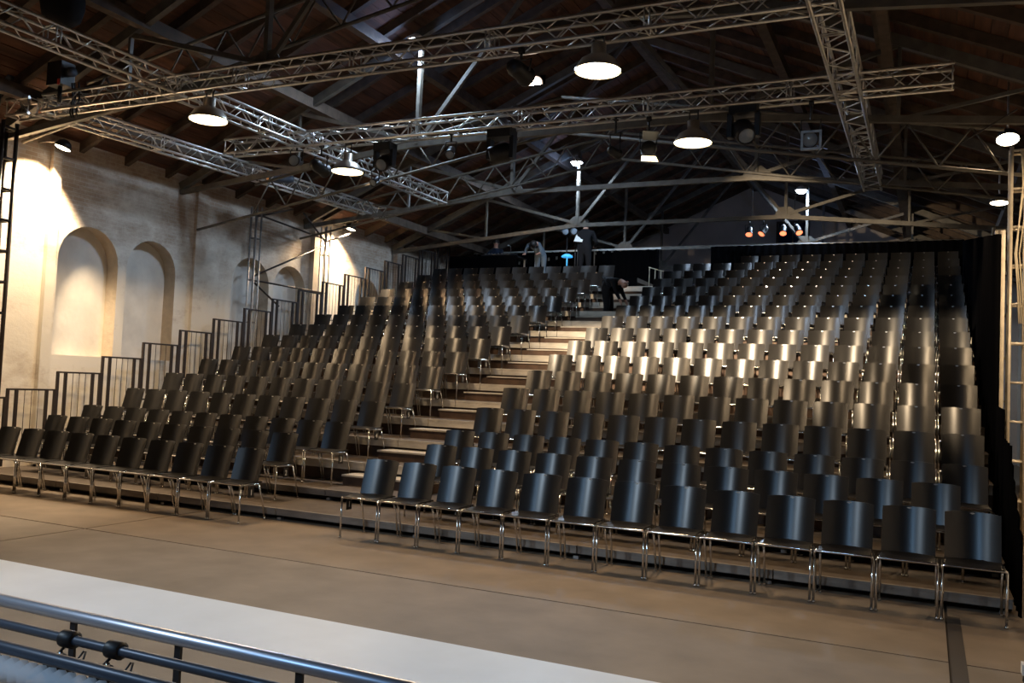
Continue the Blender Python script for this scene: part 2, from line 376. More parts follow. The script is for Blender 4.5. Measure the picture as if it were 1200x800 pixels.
# ------------------------------------------------------------------ chairs
def back_bm(seg=6, rows=4):
    mb = MB(); W2 = .224; H0, H1 = .475, .885; th = .010
    def pt(u, v, off):
        x = u*W2; y = .405+.115*v-.074*(u*u)+off; z = H0+(H1-H0)*v
        # rounded corners
        if v > .999: z -= .010*abs(u)**6
        return (x, y, z)
    fr, bk = [], []
    for j in range(rows+1):
        for i in range(seg+1):
            u = -1+2*i/seg; v = j/rows
            fr.append(pt(u, v, -th/2)); bk.append(pt(u, v, th/2))
    n = seg+1; F = []
    for j in range(rows):
        for i in range(seg):
            a = j*n+i; F.append((a, a+1, a+n+1, a+n))
    o = len(fr); B = [(d+o, c+o, b+o, a+o) for a, b, c, d in F]
    E = []
    for i in range(seg): E.append((i+1, i, i+o, i+1+o)); a = rows*n+i; E.append((a, a+1, a+1+o, a+o))
    for j in range(rows): a = j*n; E.append((a, a+n, a+n+o, a+o)); a = j*n+seg; E.append((a+n, a, a+o, a+n+o))
    mb.add(fr, F, 0, True); mb.add(bk, [tuple(i-o for i in f) for f in B], 0, True); mb.add(fr+bk, E, 0, False)
    return mb
def seat_bm(seg=6, rows=4):
    mb = MB(); W2 = .222; th = .014
    def pt(u, v, off):
        z = .478-.018*(1-u*u)*math.sin(math.pi*min(1, v*1.0)) - .020*max(0, .18-v)/.18 + off
        return (u*W2*(1-.04*v), .005+.415*v, z)
    A = [pt(-1+2*i/seg, j/rows, th/2) for j in range(rows+1) for i in range(seg+1)]
    Bv = [pt(-1+2*i/seg, j/rows, -th/2) for j in range(rows+1) for i in range(seg+1)]
    n = seg+1; F = [(j*n+i, j*n+i+1, (j+1)*n+i+1, (j+1)*n+i) for j in range(rows) for i in range(seg)]
    o = len(A); B = [(d+o, c+o, b+o, a+o) for a, b, c, d in F]; E = []
    for i in range(seg): E.append((i+1, i, i+o, i+1+o)); a = rows*n+i; E.append((a, a+1, a+1+o, a+o))
    for j in range(rows): a = j*n; E.append((a, a+n, a+n+o, a+o)); a = j*n+seg; E.append((a+n, a, a+o, a+n+o))
    mb.add(A, F, 0, True); mb.add(Bv, [tuple(i-o for i in f) for f in B], 0, True); mb.add(A+Bv, E, 0, False)
    return mb
LR = .0115
def leg_bm(s, rear):
    mb = MB()
    if rear: mb.tube([(s*.232, .34, .455), (s*.234, .42, .25), (s*.238, .48, .0)], LR, 6)
    else: mb.tube([(s*.243, .0, .455), (s*.243, -.004, .0)], LR, 6)
    mb.lathe([(.0001, 0), (.016, 0), (.016, .02), (.011, .024)], 6, 0, V((s*(.238 if rear else .243), .48 if rear else -.004, 0)))
    return mb
def rail_bm(front):
    mb = MB()
    if front: mb.tube([(-.243, .0, .45), (-.238, .0, .463), (-.222, .0, .467), (.222, .0, .467), (.238, .0, .463), (.243, .0, .45)], LR, 6)
    else:
        for s in (-1, 1):
            mb.tube([(s*.243, .0, .45), (s*.241, .02, .461), (s*.235, .32, .459), (s*.232, .345, .445)], LR, 6)
            mb.tube([(s*.232, .34, .45), (s*.16, .425, .455), (s*.10, .43, .49), (s*.09, .495, .70)], .010, 5)
        mb.tube([(-.234, .30, .452), (.234, .30, .452)], .010, 5)
    return mb
def plate_bm():
    mb = MB(); n = 10; vs = []
    for k in range(n):
        a = 2*math.pi*k/n; vs.append((.024*math.cos(a), .5145, .866+.012*math.sin(a)))
    vs2 = [(x, y-.006, z) for x, y, z in vs]
    mb.add(vs2+vs, [tuple(range(n))]+[(k, (k+1) % n, (k+1) % n+n, k+n) for k in range(n)])
    return mb
def place_xy(x, k): return (x, YB[k]-.53, PZ[k])
GRP = 'black shell chairs in the rows of the seating stand'
def label_for(side, k, i):
    return 'black shell chair on chrome legs, %s row, %s seat %s of the aisle' % (ORD[k+1], ORD[i+1], side)
proto = empty('stacking_chair', (0, 0, 0))
tag(proto, 'x', 'chair', GRP)
back_bm().build('backrest', M['shell'], proto)
seat_bm().build('seat', M['seat'], proto)
for s in (-1, 1):
    leg_bm(s, False).build('leg', M['chrome'], proto); leg_bm(s, True).build('leg', M['chrome'], proto)
rail_bm(True).build('front_rail', M['chrome'], proto); rail_bm(False).build('seat_frame', M['chrome'], proto)
plate_bm().build('number_plate', M['plate'], proto)
def single_bm():
    mb = MB()
    for b, mi in ((back_bm(4, 2), 0), (seat_bm(3, 2), 0), (leg_bm(-1, False), 1), (leg_bm(1, False), 1), (leg_bm(-1, True), 1), (leg_bm(1, True), 1), (rail_bm(True), 1), (plate_bm(), 1)):
        o = len(mb.v); mb.v += b.v; mb.f += [tuple(i+o for i in f) for f in b.f]; mb.m += [mi]*len(b.f); mb.sm += b.sm
    return mb
seats = []
for k in range(17):
    if k == 1: xs = [-5.63+.52*i for i in range(12)]
    else: xs = [-5.858+.52*i for i in range(13)]
    if k == 16: xs = [None]*3+xs[3:]
    seats += [('right', k, i, x) for i, x in enumerate(xs) if x is not None]
    xl = -8.16 if k == 1 else (-7.86 if k == 0 else -7.92)
    if k < 16: seats += [('left', k, i, xl-.52*i) for i in range(11) if xl-.52*i > -13.36]
# the farthest chairs past the three hundredth stay joined
def dist(s): return (V(place_xy(s[3], s[1]))-CAM_LOC).length
order = sorted(seats, key=dist)
solo, rest = order[:300], order[300:]
single_mesh = single_bm(); single_proto = single_mesh.build('stacking_chair', [M['shell'], M['chrome']]); used = [False, False]
for (side, k, i, x) in solo:
    detailed = k <= 10
    loc = place_xy(x, k)
    if detailed:
        if not used[0]: c = proto; c.location = loc; used[0] = True
        else: c = copy_tree(proto, loc)
    else:
        if not used[1]: c = single_proto; used[1] = True
        else: c = single_proto.copy(); COL.objects.link(c)
        c.location = loc
    tag(c, label_for(side, k, i), 'chair', GRP)
    c.rotation_euler = (0, 0, random.uniform(-.012, .012))
mb = MB()
for (side, k, i, x) in rest:
    o = len(mb.v); l = place_xy(x, k)
    mb.v += [(a+l[0], b+l[1], c+l[2]) for a, b, c in single_mesh.v]; mb.f += [tuple(j+o for j in f) for f in single_mesh.f]; mb.m += single_mesh.m; mb.sm += single_mesh.sm
tag(mb.build('stacking_chair', [M['shell'], M['chrome']]), 'black shell chairs of the topmost rows, far back on the stand', 'chairs', kind='stuff')

# row number signs hung under the aisle chairs
def txt(body, size, parent, loc, rot, m):
    cu = bpy.data.curves.new('row_number', 'FONT'); cu.body = body; cu.size = size; cu.align_x = 'CENTER'; cu.align_y = 'CENTER'; cu.extrude = .0006
    o0 = bpy.data.objects.new('row_number', cu); COL.objects.link(o0); bpy.context.view_layer.update()
    me = bpy.data.meshes.new_from_object(o0.evaluated_get(bpy.context.evaluated_depsgraph_get())); bpy.data.objects.remove(o0); me.materials.clear(); me.materials.append(m)
    o = bpy.data.objects.new('row_number', me); COL.objects.link(o); o.parent = parent; o.location = loc; o.rotation_euler = rot; return o
for k in range(0, 9):
    xl = (-8.16 if k == 1 else (-7.86 if k == 0 else -7.92))+.262
    for side, x in (('left', xl), ('right', (-5.63 if k == 1 else -5.858)-.262)):
        if side == 'right' and k != 0: continue
        t = empty('row_sign', (x, YB[k]-.53+.17, PZ[k]+.37), 0, 'small black row number sign under the %s aisle chair, %s row' % (side, ORD[k+1]), 'sign', 'row number signs under the aisle chairs')
        MB().box((-.004, -.05, -.065), (.004, .05, .065)).build('sign_plate', M['ink'], t)
        MB().tube([(0, -.03, .06), (0, -.03, .085)], .003, 5).build('hook', M['chrome'], t)
        MB().tube([(0, .03, .06), (0, .03, .085)], .003, 5).build('hook', M['chrome'], t)
        txt(str(k+1), .10, t, (.0052, 0, -.005), (math.pi/2, 0, math.pi/2), M['white'])

# ------------------------------------------------------------------ guard rails left
def rail_proto():
    t = empty('guard_rail', (-13.65, 0, 0)); P = .895
    MB().beam((0, .0, 0), (0, P, 0), .03, .03).build('top_rail', M['black_iron'], t)
    for y in (.015, P-.015): MB().box((-.022, y-.02, -1.12), (.022, y+.02, .012)).build('post', M['black_iron'], t)
    for y in (.17, P-.17): MB().box((-.02, y-.024, -1.12), (.02, y+.024, 0)).build('upright', M['black_iron'], t)
    for y in (.32, .4475, .575): MB().tube([(0, y, -1.08), (0, y, 0)], .006, 5).build('baluster', M['black_iron'], t)
    MB().beam((0, .0, -1.08), (0, P, -1.08), .03, .03).build('bottom_rail', M['black_iron'], t)
    return t
gr = rail_proto()
for k in range(-1, 16):
    c = gr if k == -1 else copy_tree(gr)
    top = 1.42+.309*k if k >= 0 else 1.28
    c.location = (-13.66, 1.10+.9035*k, top)
    tag(c, 'black iron guard rail, %s from the front on the stand left side' % ORD[k+2], 'railing', 'black guard rails stepping up the left side')

# ------------------------------------------------------------------ drapes
def drape(name, x0, y0, x1, y1, z0a, z1a, z1b, label, waves=30, amp=.03, z0b=None, thick=.01):
    p = V((x0, y0, 0)); q = V((x1, y1, 0)); d = (q-p); n = V((-d.y, d.x, 0)).normalized(); N = waves*4
    z0b = z0a if z0b is None else z0b
    mb = MB(); vs = []
    for off in (0, thick):
        for i in range(N+1):
            t = i/N; o = amp*math.sin(t*waves*2*math.pi)+amp*.4*math.sin(t*waves*5.3)
            c = p+d*t+n*(o+off); zb = z0a+(z0b-z0a)*t; zt = z1a+(z1b-z1a)*t
            vs += [(c.x, c.y, zb), (c.x, c.y, zt)]
    m = (N+1)*2; fs = []
    for i in range(N):
        a = 2*i; fs += [(a, a+2, a+3, a+1), (m+a+1, m+a+3, m+a+2, m+a), (a+1, a+3, m+a+3, m+a+1), (a, m+a, m+a+2, a+2)]
    fs += [(0, 1, m+1, m), (m-2, 2*m-2, 2*m-1, m-1)]
    mb.add(vs, fs, 0, True)
    return tag(mb.build(name, M['drape']), label, 'curtain')
XS = .76
drape('side_drape', XS, .25, XS, 1.45, .05, .62, 1.30, 'low black cloth along the right side of the front rows', 5, .012)
drape('side_drape', XS, 1.47, XS, 2.4, .05, 1.44, 1.50, 'black cloth cladding right of the second and third rows', 4, .012)
drape('side_drape', XS, 2.42, XS, 3.7, .05, 1.80, 1.85, 'black cloth cladding right of the fourth and fifth rows', 5, .012)
drape('side_drape', XS, 3.72, XS, 15.95, .05, 3.95, 5.92, 'tall black side curtain along the right edge of the stand', 40, .03)
drape('back_drape', XS, 16.0, -5.55, 16.0, 4.0, 5.95, 5.95, 'long black curtain behind the topmost right rows', 30, .03)
drape('back_drape', -7.35, 17.1, -13.6, 17.1, 4.0, 6.10, 6.10, 'black curtain behind the control desk at the top left', 24, .03)
bt = empty('curtain_rail', (-10.4, 17.08, 6.12), 0, 'pale rail along the top of the curtain behind the control desk', 'rail')
MB().tube([(-3.2, 0, 0), (3.1, 0, 0)], .03, 8).build('rail_tube', M['white'], bt)
for x in (-3.1, -1, 1, 3.0): MB().tube([(x, 0, 0), (x, .02, -1.2)], .02, 6).build('upright', M['steel'], bt)
bt2 = empty('curtain_rail', (-2.4, 16.05, 5.96), 0, 'dark rail carrying the curtain behind the top right rows', 'rail')
MB().tube([(-3.2, 0, 0), (3.15, 0, 0)], .02, 8).build('rail_tube', M['steel'], bt2)
for x in (-3.15, -1, 1, 3.1): MB().tube([(x, 0, 0), (x, 0, -1.4)], .02, 6).build('upright', M['steel'], bt2)

# ------------------------------------------------------------------ aluminium lighting grid
HB, TS = 5.80, .25                     # bottom of grid, chord spacing
UNIT = MB().tube([(0, 0, 0), (0, 0, 1)], 1, 5); _u = UNIT.build('brace', M['alu']); UNIT_ME = _u.data; bpy.data.objects.remove(_u)
def unit_bar(p, q, r, name, parent):
    p = V(p); q = V(q); d = q-p; o = bpy.data.objects.new(name, UNIT_ME); COL.objects.link(o); o.parent = parent
    o.matrix_local = Matrix.Translation(p) @ d.to_track_quat('Z', 'Y').to_matrix().to_4x4() @ Matrix.Diagonal((r, r, d.length, 1))
    return o
def box_truss(A, B, label, individual=False, rc=.024, rb=.009, size=TS, step=.27, up=V((0, 0, 1)), mats=None, cat='truss', name='box_truss'):
    A = V(A); B = V(B); t = empty(name, A, 0, label, cat)
    d = (B-A); Ln = d.length; d = d/Ln
    x = d.cross(up).normalized(); z = x.cross(d).normalized(); h = size/2; m = mats or M['alu']
    C = [x*a*h+z*b*h for a, b in ((-1, -1), (1, -1), (1, 1), (-1, 1))]
    for c in C: MB().tube([c, c+d*Ln], rc, 8).build('chord', m, t)
    mb = MB(); n = max(1, round(Ln/step))
    for f in range(4):
        a, b = C[f], C[(f+1) % 4]
        for i in range(n):
            p = (a if i % 2 == 0 else b)+d*(Ln*i/n); q = (b if i % 2 == 0 else a)+d*(Ln*(i+1)/n)
            if individual: unit_bar(p, q, rb, 'brace', t)
            else: mb.tube([p, q], rb, 5)
    if not individual:
        o = mb.build('bracing', m, t); o['kind'] = 'stuff'
    # joining frames every two metres and at the ends
    k = max(1, round(Ln/2.0))
    for i in range(k+1):
        s = MB()
        for f in range(4):
            for off in ((.02,) if i == 0 else ((-.02,) if i == k else (-.03, .03))):
                s.tube([C[f]+d*(Ln*i/k+off), C[(f+1) % 4]+d*(Ln*i/k+off)], rb*1.15, 5)
        s.build('section_joint', m, t)
    return t
hz = HB+TS/2
box_truss((-12.6, .72, hz), (-.9, .72, hz), 'long aluminium truss crossing the hall above the front rows')
box_truss((-11.6, 3.62, hz), (.23, 3.55, hz), 'second aluminium cross truss, its free end at the right')
box_truss((-12.75, .7, hz), (-12.25, 9.6, hz), 'aluminium truss running back along the whitewashed left wall')
box_truss((-9.95, -3.2, hz), (-9.85, 8.4, hz), 'aluminium truss running back between the two left high-bay lamps')
box_truss((-1.0, -2.5, hz), (-1.0, 9.1, hz), 'aluminium truss running away from the camera at upper right', individual=True, size=.30, step=.30)
# short outrigger pieces at the left corner
box_truss((-13.45, .72, hz), (-12.9, .72, hz), 'short aluminium truss stub joining the tower at the left corner')

# hoist chain bag, corner boxes
t = empty('chain_bag', (-11.08, -.3, 6.60), 0, 'big round black hoist bag hanging at the top left', 'hoist')
MB().lathe([(.001, -.02), (.14, 0), (.25, .10), (.29, .28), (.29, .80)], 20).build('bag', M['cloth_black'], t)
MB().lathe([(.29, .80), (.31, .81), (.31, .86), (.001, .86)], 20).build('bag_rim', M['black'], t)
MB().tube([(0, 0, .86), (0, 0, 1.45)], .02, 6).build('chain', M['steel'], t)
def corner_box(loc, label):
    t = empty('hoist_motor', loc, 0, label, 'hoist')
    MB().box((-.16, -.12, 0), (.16, .12, .36)).build('motor_body', M['black'], t)
    MB().lathe([(.001, 0), (.07, 0), (.07, .12), (.001, .12)], 10, 0, V((.16, 0, .2)), V((1, 0, 0))).build('motor_cap', M['navy'], t)
    MB().tube([(0, 0, 0), (0, 0, -.25)], .03, 6).build('chain_guide', M['black'], t)
    MB().box((.10, -.13, -.02), (.15, -.12, .07)).build('tag_label', M['red_tag'], t)
corner_box((-12.15, .55, 6.12), 'black hoist motor on the front truss by the left corner')
corner_box((-13.5, .5, 6.2), 'black hoist motor above the left tower')
t = empty('cable_loom', (-11.95, .60, 5.62), 0, 'black cable loom hanging off the left corner of the grid', 'cable')
for dx in (0, .05, .14): MB().tube([(dx, 0, .55), (dx+.03, .01, .3), (dx-.01, 0, .1), (dx+.04, 0, .0)], .014, 5).build('cable', M['black'], t)

# towers of tube with rungs
def tower(x, y, zt, label, m, w=.24, rung=.5, d=.24, rr=.024, zb=0.0):
    t = empty('tower', (x, y, zb), 0, label, 'tower'); H = zt-zb
    for a in (-1, 1):
        for b in (-1, 1): MB().tube([(a*w/2, b*d/2, 0), (a*w/2, b*d/2, H)], rr, 7).build('upright', m, t)
    z = .15
    while z < H:
        for b in (-1, 1): unit = MB().tube([(-w/2, b*d/2, z), (w/2, b*d/2, z)], rr*.7, 6).build('rung', m, t)
        for a in (-1, 1): MB().tube([(a*w/2, -d/2, z), (a*w/2, d/2, z)], rr*.7, 6).build('rung', m, t)
        z += rung
    MB().box((-w/2-.08, -d/2-.08, 0), (w/2+.08, d/2+.08, .012)).build('base_plate', m, t)
    return t
tower(-13.66, .74, 5.75, 'dark lattice tower at the far left, in front of the bright wall', M['black_iron'], .26, .5, .24, .034)
tower(-13.80, 6.90, 5.62, 'slim grey scaffold tower between the second and third arches', M['steel'], .16, .95, .16, .02)
tower(-13.80, 9.45, 5.62, 'slim grey scaffold tower beside the far wall lamp', M['steel'], .16, .95, .16, .02)
tower(1.02, 4.5, 5.2, 'scaffold tower with rungs just right of the black side curtain', M['pale_tube'], .18, .5, .2)
tower(1.35, 12.6, 5.6, 'pale column standing behind the right curtain', M['cable'], .3, .9, .2, .035)
b = empty('scaffold_brace', (-13.78, 6.9, 3.9), 0, 'scaffold tubes bracing the two slim towers on the left wall', 'scaffold')
for p, q in (((0, 0, 1.55), (0, 2.55, 1.40)), ((0, 0, .15), (0, 2.5, 1.25)), ((0, 0, .05), (0, 2.55, .05)), ((0, 0, 1.5), (0, 1.2, 1.9)), ((0, 2.5, 1.35), (0, 1.6, 1.9)), ((0, .02, 0), (0, .9, -.45)), ((0, 2.55, 1.35), (0, 3.6, 1.75))):
    MB().tube([p, q], .022, 6).build('brace_tube', M['black_iron'], b)
b = empty('cable_loom', (1.08, 4.35, 2.6), 0, 'bundle of pale cables hanging on the right tower', 'cable')
for j in range(6):
    x = .02*j-.05
    MB().tube([(x, 0, 2.55), (x+random.uniform(-.05, .05), -.02, 2.1), (x+random.uniform(-.06, .02), -.03, 1.8), (x+random.uniform(-.08, .0), 0, 1.2), (x, 0, .3)], .008, 5).build('cable', M['cable'], b)
b = empty('cable_loom', (-1.0, 7.0, 5.6), 0, 'thin cable sagging from the truss end to the right tower', 'cable')
MB().tube([(0, 0, .2), (.5, -.5, -.05), (1.1, -1.2, -.1), (2.0, -2.4, .15)], .012, 5).build('cable', M['black_iron'], b)

# ------------------------------------------------------------------ lamps
def high_bay(x, y, z, label, hang):
    t = empty('high_bay_lamp', (x, y, z), 0, label, 'lamp', 'warm high-bay lamps under the lighting trusses')
    MB().lathe([(.265, -.015), (.27, 0), (.25, .03), (.20, .11), (.12, .16), (.085, .18), (.085, .30), (.001, .31)], 24).build('reflector', M['galv_refl'], t)
    MB().lathe([(.262, .0), (.19, .10), (.11, .15), (.001, .155)], 24).build('reflector_lining', M['white'], t)
    MB().lathe([(.001, -.012), (.15, -.008), (.255, .004)], 24).build('lamp_glass', M['bay_glass'], t)
    MB().tube([(-.06, 0, .3), (-.06, 0, hang), (.06, 0, hang), (.06, 0, .3)], .012, 6).build('hanger', M['black'], t)
    MB().lathe([(.05, -.05), (.05, .05)], 10, 0, V((0, 0, hang)), V((1, 0, 0))).build('clamp', M['black'], t)
    lamp('high_bay_light', 'SPOT', (x, y, z-.04), P_BAY, WARM, aim=(x, y, 0), size=.22, cone=152, blend=.12)
high_bay(-9.25, .72, 5.40, 'warm high-bay lamp under the front truss at the left', .42)
high_bay(-3.44, .72, 5.44, 'warm high-bay lamp under the front truss in the middle', .40)
high_bay(-3.05, 3.6, 5.36, 'warm high-bay lamp under the second truss at the right', .46)
high_bay(-8.94, 3.6, 5.33, 'warm high-bay lamp under the second truss at the left', .49)

def post_lamp(x, y, z, label, side):
    t = empty('post_lamp', (x, y, z), 0, label, 'lamp', 'white lamps on the posts of the roof trusses')
    MB().lathe([(.001, -.09), (.10, -.07), (.15, 0), (.10, .06), (.001, .08)], 16).build('lamp_glass', M['cool_glass'], t)
    MB().lathe([(.16, .0), (.16, .05), (.06, .12), (.001, .13)], 16).build('housing', M['white'], t)
    MB().tube([(0, 0, .1), (side*.14, .06, .12)], .015, 6).build('arm', M['iron'], t)
    lamp('post_glow', 'POINT', (x, y-.05, z-.14), 45, (.28, .48, 1.0), size=.1)
    lamp('post_light', 'SPOT', (x, y-.03, z-.13), P_TUBE, COOL, aim=(x, y-.1, 0), size=.3, cone=172, blend=.3)
post_lamp(-8.46, 4.80, 7.96, 'brightest white lamp on a roof truss post, above the front truss', -1)
post_lamp(-8.46, 12.9, 7.76, 'white lamp on the post above the standing technician', 1)
post_lamp(-3.30, 16.95, 7.62, 'farthest white lamp, on a post before the grey gable', 1)

def flood(x, y, z, label, aim, power, group, r=.16, cone=125):
    t = empty('flood_lamp', (x, y, z), 0, label, 'lamp', group)
    d = (V(aim)-V((x, y, z))).normalized()
    MB().lathe([(.001, .0), (r*.8, .003), (r, -.01)], 18, 0, V((0, 0, 0)), d).build('lamp_glass', M['flood_glass'], t)
    MB().lathe([(r, -.01), (r+.02, -.012), (r*.8, -.12), (r*.4, -.16), (.001, -.17)], 18, 0, V((0, 0, 0)), d).build('housing', M['black'], t)
    if x < -13: pts = [-d*.12, V((-.3, -.1, .12)), V((HX0-x, -.1, .12))]
    elif x > 2: pts = [-d*.12, V((HX1-x, 0, .1))]
    else: pts = [-d*.12, V((0, 0, .25)), V((0, 0, roofz(x)-z-.02))]
    MB().tube(pts, .015, 6).build('stem', M['steel'], t)
    lamp('flood_light', 'SPOT', V((x, y, z))+d*.05, power, (1, .74, .46), aim=aim, size=.12, cone=cone, blend=.35)
flood(-13.72, 1.85, 5.62, 'small round wall lamp at the left above the first arch', (-14.15, 1.30, 3.4), P_FLOOD, 'wall lamps along the left wall', .13, 108)
flood(-13.72, 10.35, 5.72, 'small round wall lamp at the far end of the left wall', (-14.15, 9.95, 3.6), P_FLOOD*.7, 'wall lamps along the left wall', .13)
flood(.99, 6.0, 5.72, 'nearer white round lamp at the upper right edge', (1.0, 3.6, 0), P_RIGHT, 'round lamps at the right side', .15)
flood(1.11, 9.5, 5.5, 'farther white round lamp at the right above the curtain', (.9, 9.0, 0), P_RIGHT*.4, 'round lamps at the right side', .15, 90)

flood(2.25, .6, 4.6, 'assumed unseen round lamp on the right wall lighting the scaffold tower', (1.0, 5.0, 2.7), 800, 'round lamps at the right side', .15, 60)  # assumed lamp added out of view to light the right tower and post
t = empty('timber_post', (.88, 5.5, 0), 0, 'pale timber post between the side curtain and the right tower', 'post')
MB().box((-.065, -.05, 0), (.065, .05, 4.3)).build('post', M['pale_tube'], t)
MB().box((-.10, -.06, 1.72), (.10, .06, 1.76)).build('ledge', M['white'], t)
def fixture(loc, aim, label, r=.10, ln=.34, lens='lens', body='black', hang=.32, doors=False, group='black stage lanterns on the trusses', name='stage_lantern'):
    t = empty(name, loc, 0, label, 'stage light', group)
    d = (V(aim)-V(loc)).normalized()
    MB().lathe([(.001, -ln*.62), (r*.7, -ln*.60), (r*.95, -ln*.4), (r*.95, ln*.25), (r*1.12, ln*.3), (r*1.12, ln*.42), (r*.98, ln*.42)], 14, 0, V((0, 0, 0)), d).build('body', M[body], t)
    MB().lathe([(.001, ln*.41), (r*.6, ln*.40), (r*.98, ln*.37)], 14, 0, V((0, 0, 0)), d).build('lens', M[lens], t)
    side = d.cross(V((0, 0, 1))).normalized()
    MB().tube([side*r*1.1, side*r*1.25+V((0, 0, hang*.55)), -side*r*1.25+V((0, 0, hang*.55)), -side*r*1.1], .012, 6).build('yoke', M['black'], t)
    MB().tube([(0, 0, hang*.55), (0, 0, hang)], .018, 6).build('spigot', M['black'], t)
    MB().lathe([(.04, -.03), (.04, .03)], 10, 0, V((0, 0, hang)), V((1, 0, 0))).build('clamp', M['black'], t)
    if doors:
        upv = side.cross(d)
        for s in (-1, 1):
            c = d*ln*.42+upv*s*r*1.1; e = d*(ln*.42+.16)+upv*s*(r*1.1+.10)
            mb = MB(); w = side*r
            mb.add([c-w, c+w, e+w*1.2, e-w*1.2, c-w+d*.004, c+w+d*.004, e+w*1.2+d*.004, e-w*1.2+d*.004], [(0, 1, 2, 3), (7, 6, 5, 4), (0, 4, 5, 1), (2, 6, 7, 3)]); mb.build('barn_door', M['lit_door'] if s < 0 else M['black'], t)
    return t
def moving_head(loc, aim, label, sc=1.0):
    t = empty('moving_head', loc, 0, label, 'stage light', 'black moving heads under the second truss')
    q = sc
    MB().box((-.17*q, -.12*q, .20*q), (.17*q, .12*q, .34*q)).build('base', M['black'], t)
    for s in (-1, 1): MB().box((s*.17*q-.03*q, -.06*q, -.08*q), (s*.17*q+.03*q, .06*q, .22*q)).build('yoke_arm', M['black'], t)
    d = (V(aim)-V(loc)).normalized()
    MB().lathe([(.001, -.20*q), (.09*q, -.18*q), (.13*q, -.08*q), (.13*q, .10*q), (.11*q, .17*q), (.10*q, .17*q)], 14, 0, V((0, 0, 0)), d).build('head', M['black'], t)
    MB().lathe([(.001, .17*q), (.07*q, .165*q), (.10*q, .15*q)], 14, 0, V((0, 0, 0)), d).build('lens', M['lens'], t)
    for s in (-1, 1): MB().lathe([(.04, -.02), (.04, .02)], 8, 0, V((s*.1*q, 0, .40*q)), V((1, 0, 0))).build('clamp', M['steel'], t)
    for s in (-1, 1): MB().tube([(s*.1*q, 0, .33*q), (s*.1*q, 0, .42*q)], .012, 5).build('bracket', M['black'], t)
moving_head((-8.2, 3.6, 5.42), (-7.6, 0, 3.6), 'black moving head with a pale blue lens right of the left high-bay lamp', .95)
moving_head((-6.05, 3.6, 5.42), (-8.0, 2.5, 4.8), 'large black moving head under the middle of the second truss', 1.15)
moving_head((-2.35, 3.6, 5.46), (-1.5, 2.0, 4.0), 'boxy black moving head right of the right high-bay lamp', 1.1)
fixture((-9.5, 3.6, 5.42), (-9.6, 13.5, 4.0), 'black lantern just left of the lower left high-bay lamp', .11, .36, hang=.38)
lamp('assumed_rear_light', 'SPOT', (-9.52, 3.82, 5.42), P_REAR*.6, (1.0, .76, .50), aim=(-9.6, 13.5, 4.0), size=.03, cone=32, blend=.7)  # assumed beam from this lantern, added to light the left rear rows
fixture((-9.95, 3.5, 5.55), (-9.0, 0.5, 5.0), 'black lantern hanging where two trusses cross on the left', .09, .30)
fixture((-6.95, 3.6, 5.50), (-6.0, 1.0, 3.5), 'small black lantern between the two middle moving heads', .07, .26)
fixture((-3.70, 3.6, 5.30), (-2.4, .6, 5.0), 'black lantern with a lit barn door left of the right high-bay', .10, .30, doors=True, hang=.45, lens='black')
lamp('assumed_rear_light', 'SPOT', (-4.15, 3.78, 5.30), P_REAR, (1.0, .78, .52), aim=(-1.6, 15.0, 4.5), size=.03, cone=32, blend=.7)  # assumed beam added at the small lantern to light the right rear rows
fixture((-4.2, 3.6, 5.30), (-1.6, 15.0, 4.5), 'small black lantern on the second truss beside the barn door lantern', .07, .24, hang=.50)
fixture((-1.47, 3.6, 5.26), (-1.2, -2, 4.2), 'lantern with a square frame facing the camera near the end truss', .10, .30, hang=.5)
t = empty('colour_frame', (-1.44, 3.42, 5.21), 0, 'square metal colour frame on the lantern near the end truss', 'frame')
fm = MB()
for q in ((-.13, -.13, .13, -.10), (-.13, .10, .13, .13), (-.13, -.10, -.10, .10), (.10, -.10, .13, .10)): fm.box((q[0], -.01, q[1]), (q[2], .01, q[3]))
fm.build('frame', M['steel'], t)
fixture((-12.40, 5.9, 5.98), (-13.6, 3.4, 5.9), 'steel blue lantern with an amber lens lying on the left truss', .12, .55, lens='orange_lens', body='navy', hang=.2)
fixture((-8.35, 3.58, 5.12), (-8.3, 2.0, 4.0), 'tiny black lantern with a red tag below the left moving head', .06, .2)
# lantern and blade added for the beam, which ends above the tenth row
fx = V((-4.4, .95, 5.52)); fa = V((-3.5, 9.4, 4.85))
t = fixture(fx-(fa-fx).normalized()*.2, fa, 'added black lantern under the front truss to light the middle rows', .11, .34, hang=.26, lens='black')
dd = (fa-fx).normalized(); sx = dd.cross(V((0, 0, 1))).normalized()
lp = fx+dd*.02
bd = MB().box((-.15, 0, 0), (.15, .003, .11)).build('barn_door', M['drape'], t)  # blade added to keep the beam off the rear rows
bd.location = V((lp.x, lp.y+.12, lp.z-.12*math.tan(math.radians(13.6))))-t.location
lamp('added_front_light', 'SPOT', lp, P_FRONT, (1.0, .78, .52), aim=fa, size=.003, cone=78, blend=1.0)
# bar with four glowing par cans at the back
t = empty('lantern_bar', (-3.75, 16.0-.6, 6.55), 0, 'dark bar with four lanterns in front of the gable wall', 'bar')
MB().tube([(-.85, 0, 0), (.75, 0, 0)], .03, 6).build('bar_tube', M['black'], t)
for x in (-.6, .5): MB().tube([(x, 0, 0), (x, 0, 1.6)], .008, 5).build('wire', M['black_iron'], t)
for j, x in enumerate((-.58, -.23, .26, .62)):
    fixture((-3.80+x*1.05, 15.4, 6.22), (-3.80+x*1.05+(.5 if j in (1, 3) else -.1)*(1 if j == 3 else -1), 14.6, 5.2), '%s par can glowing red on the bar at the back, counted from the left' % ORD[j+1], .09, .28, lens='red_glow', hang=.33, group='red glowing par cans at the back', name='par_can')

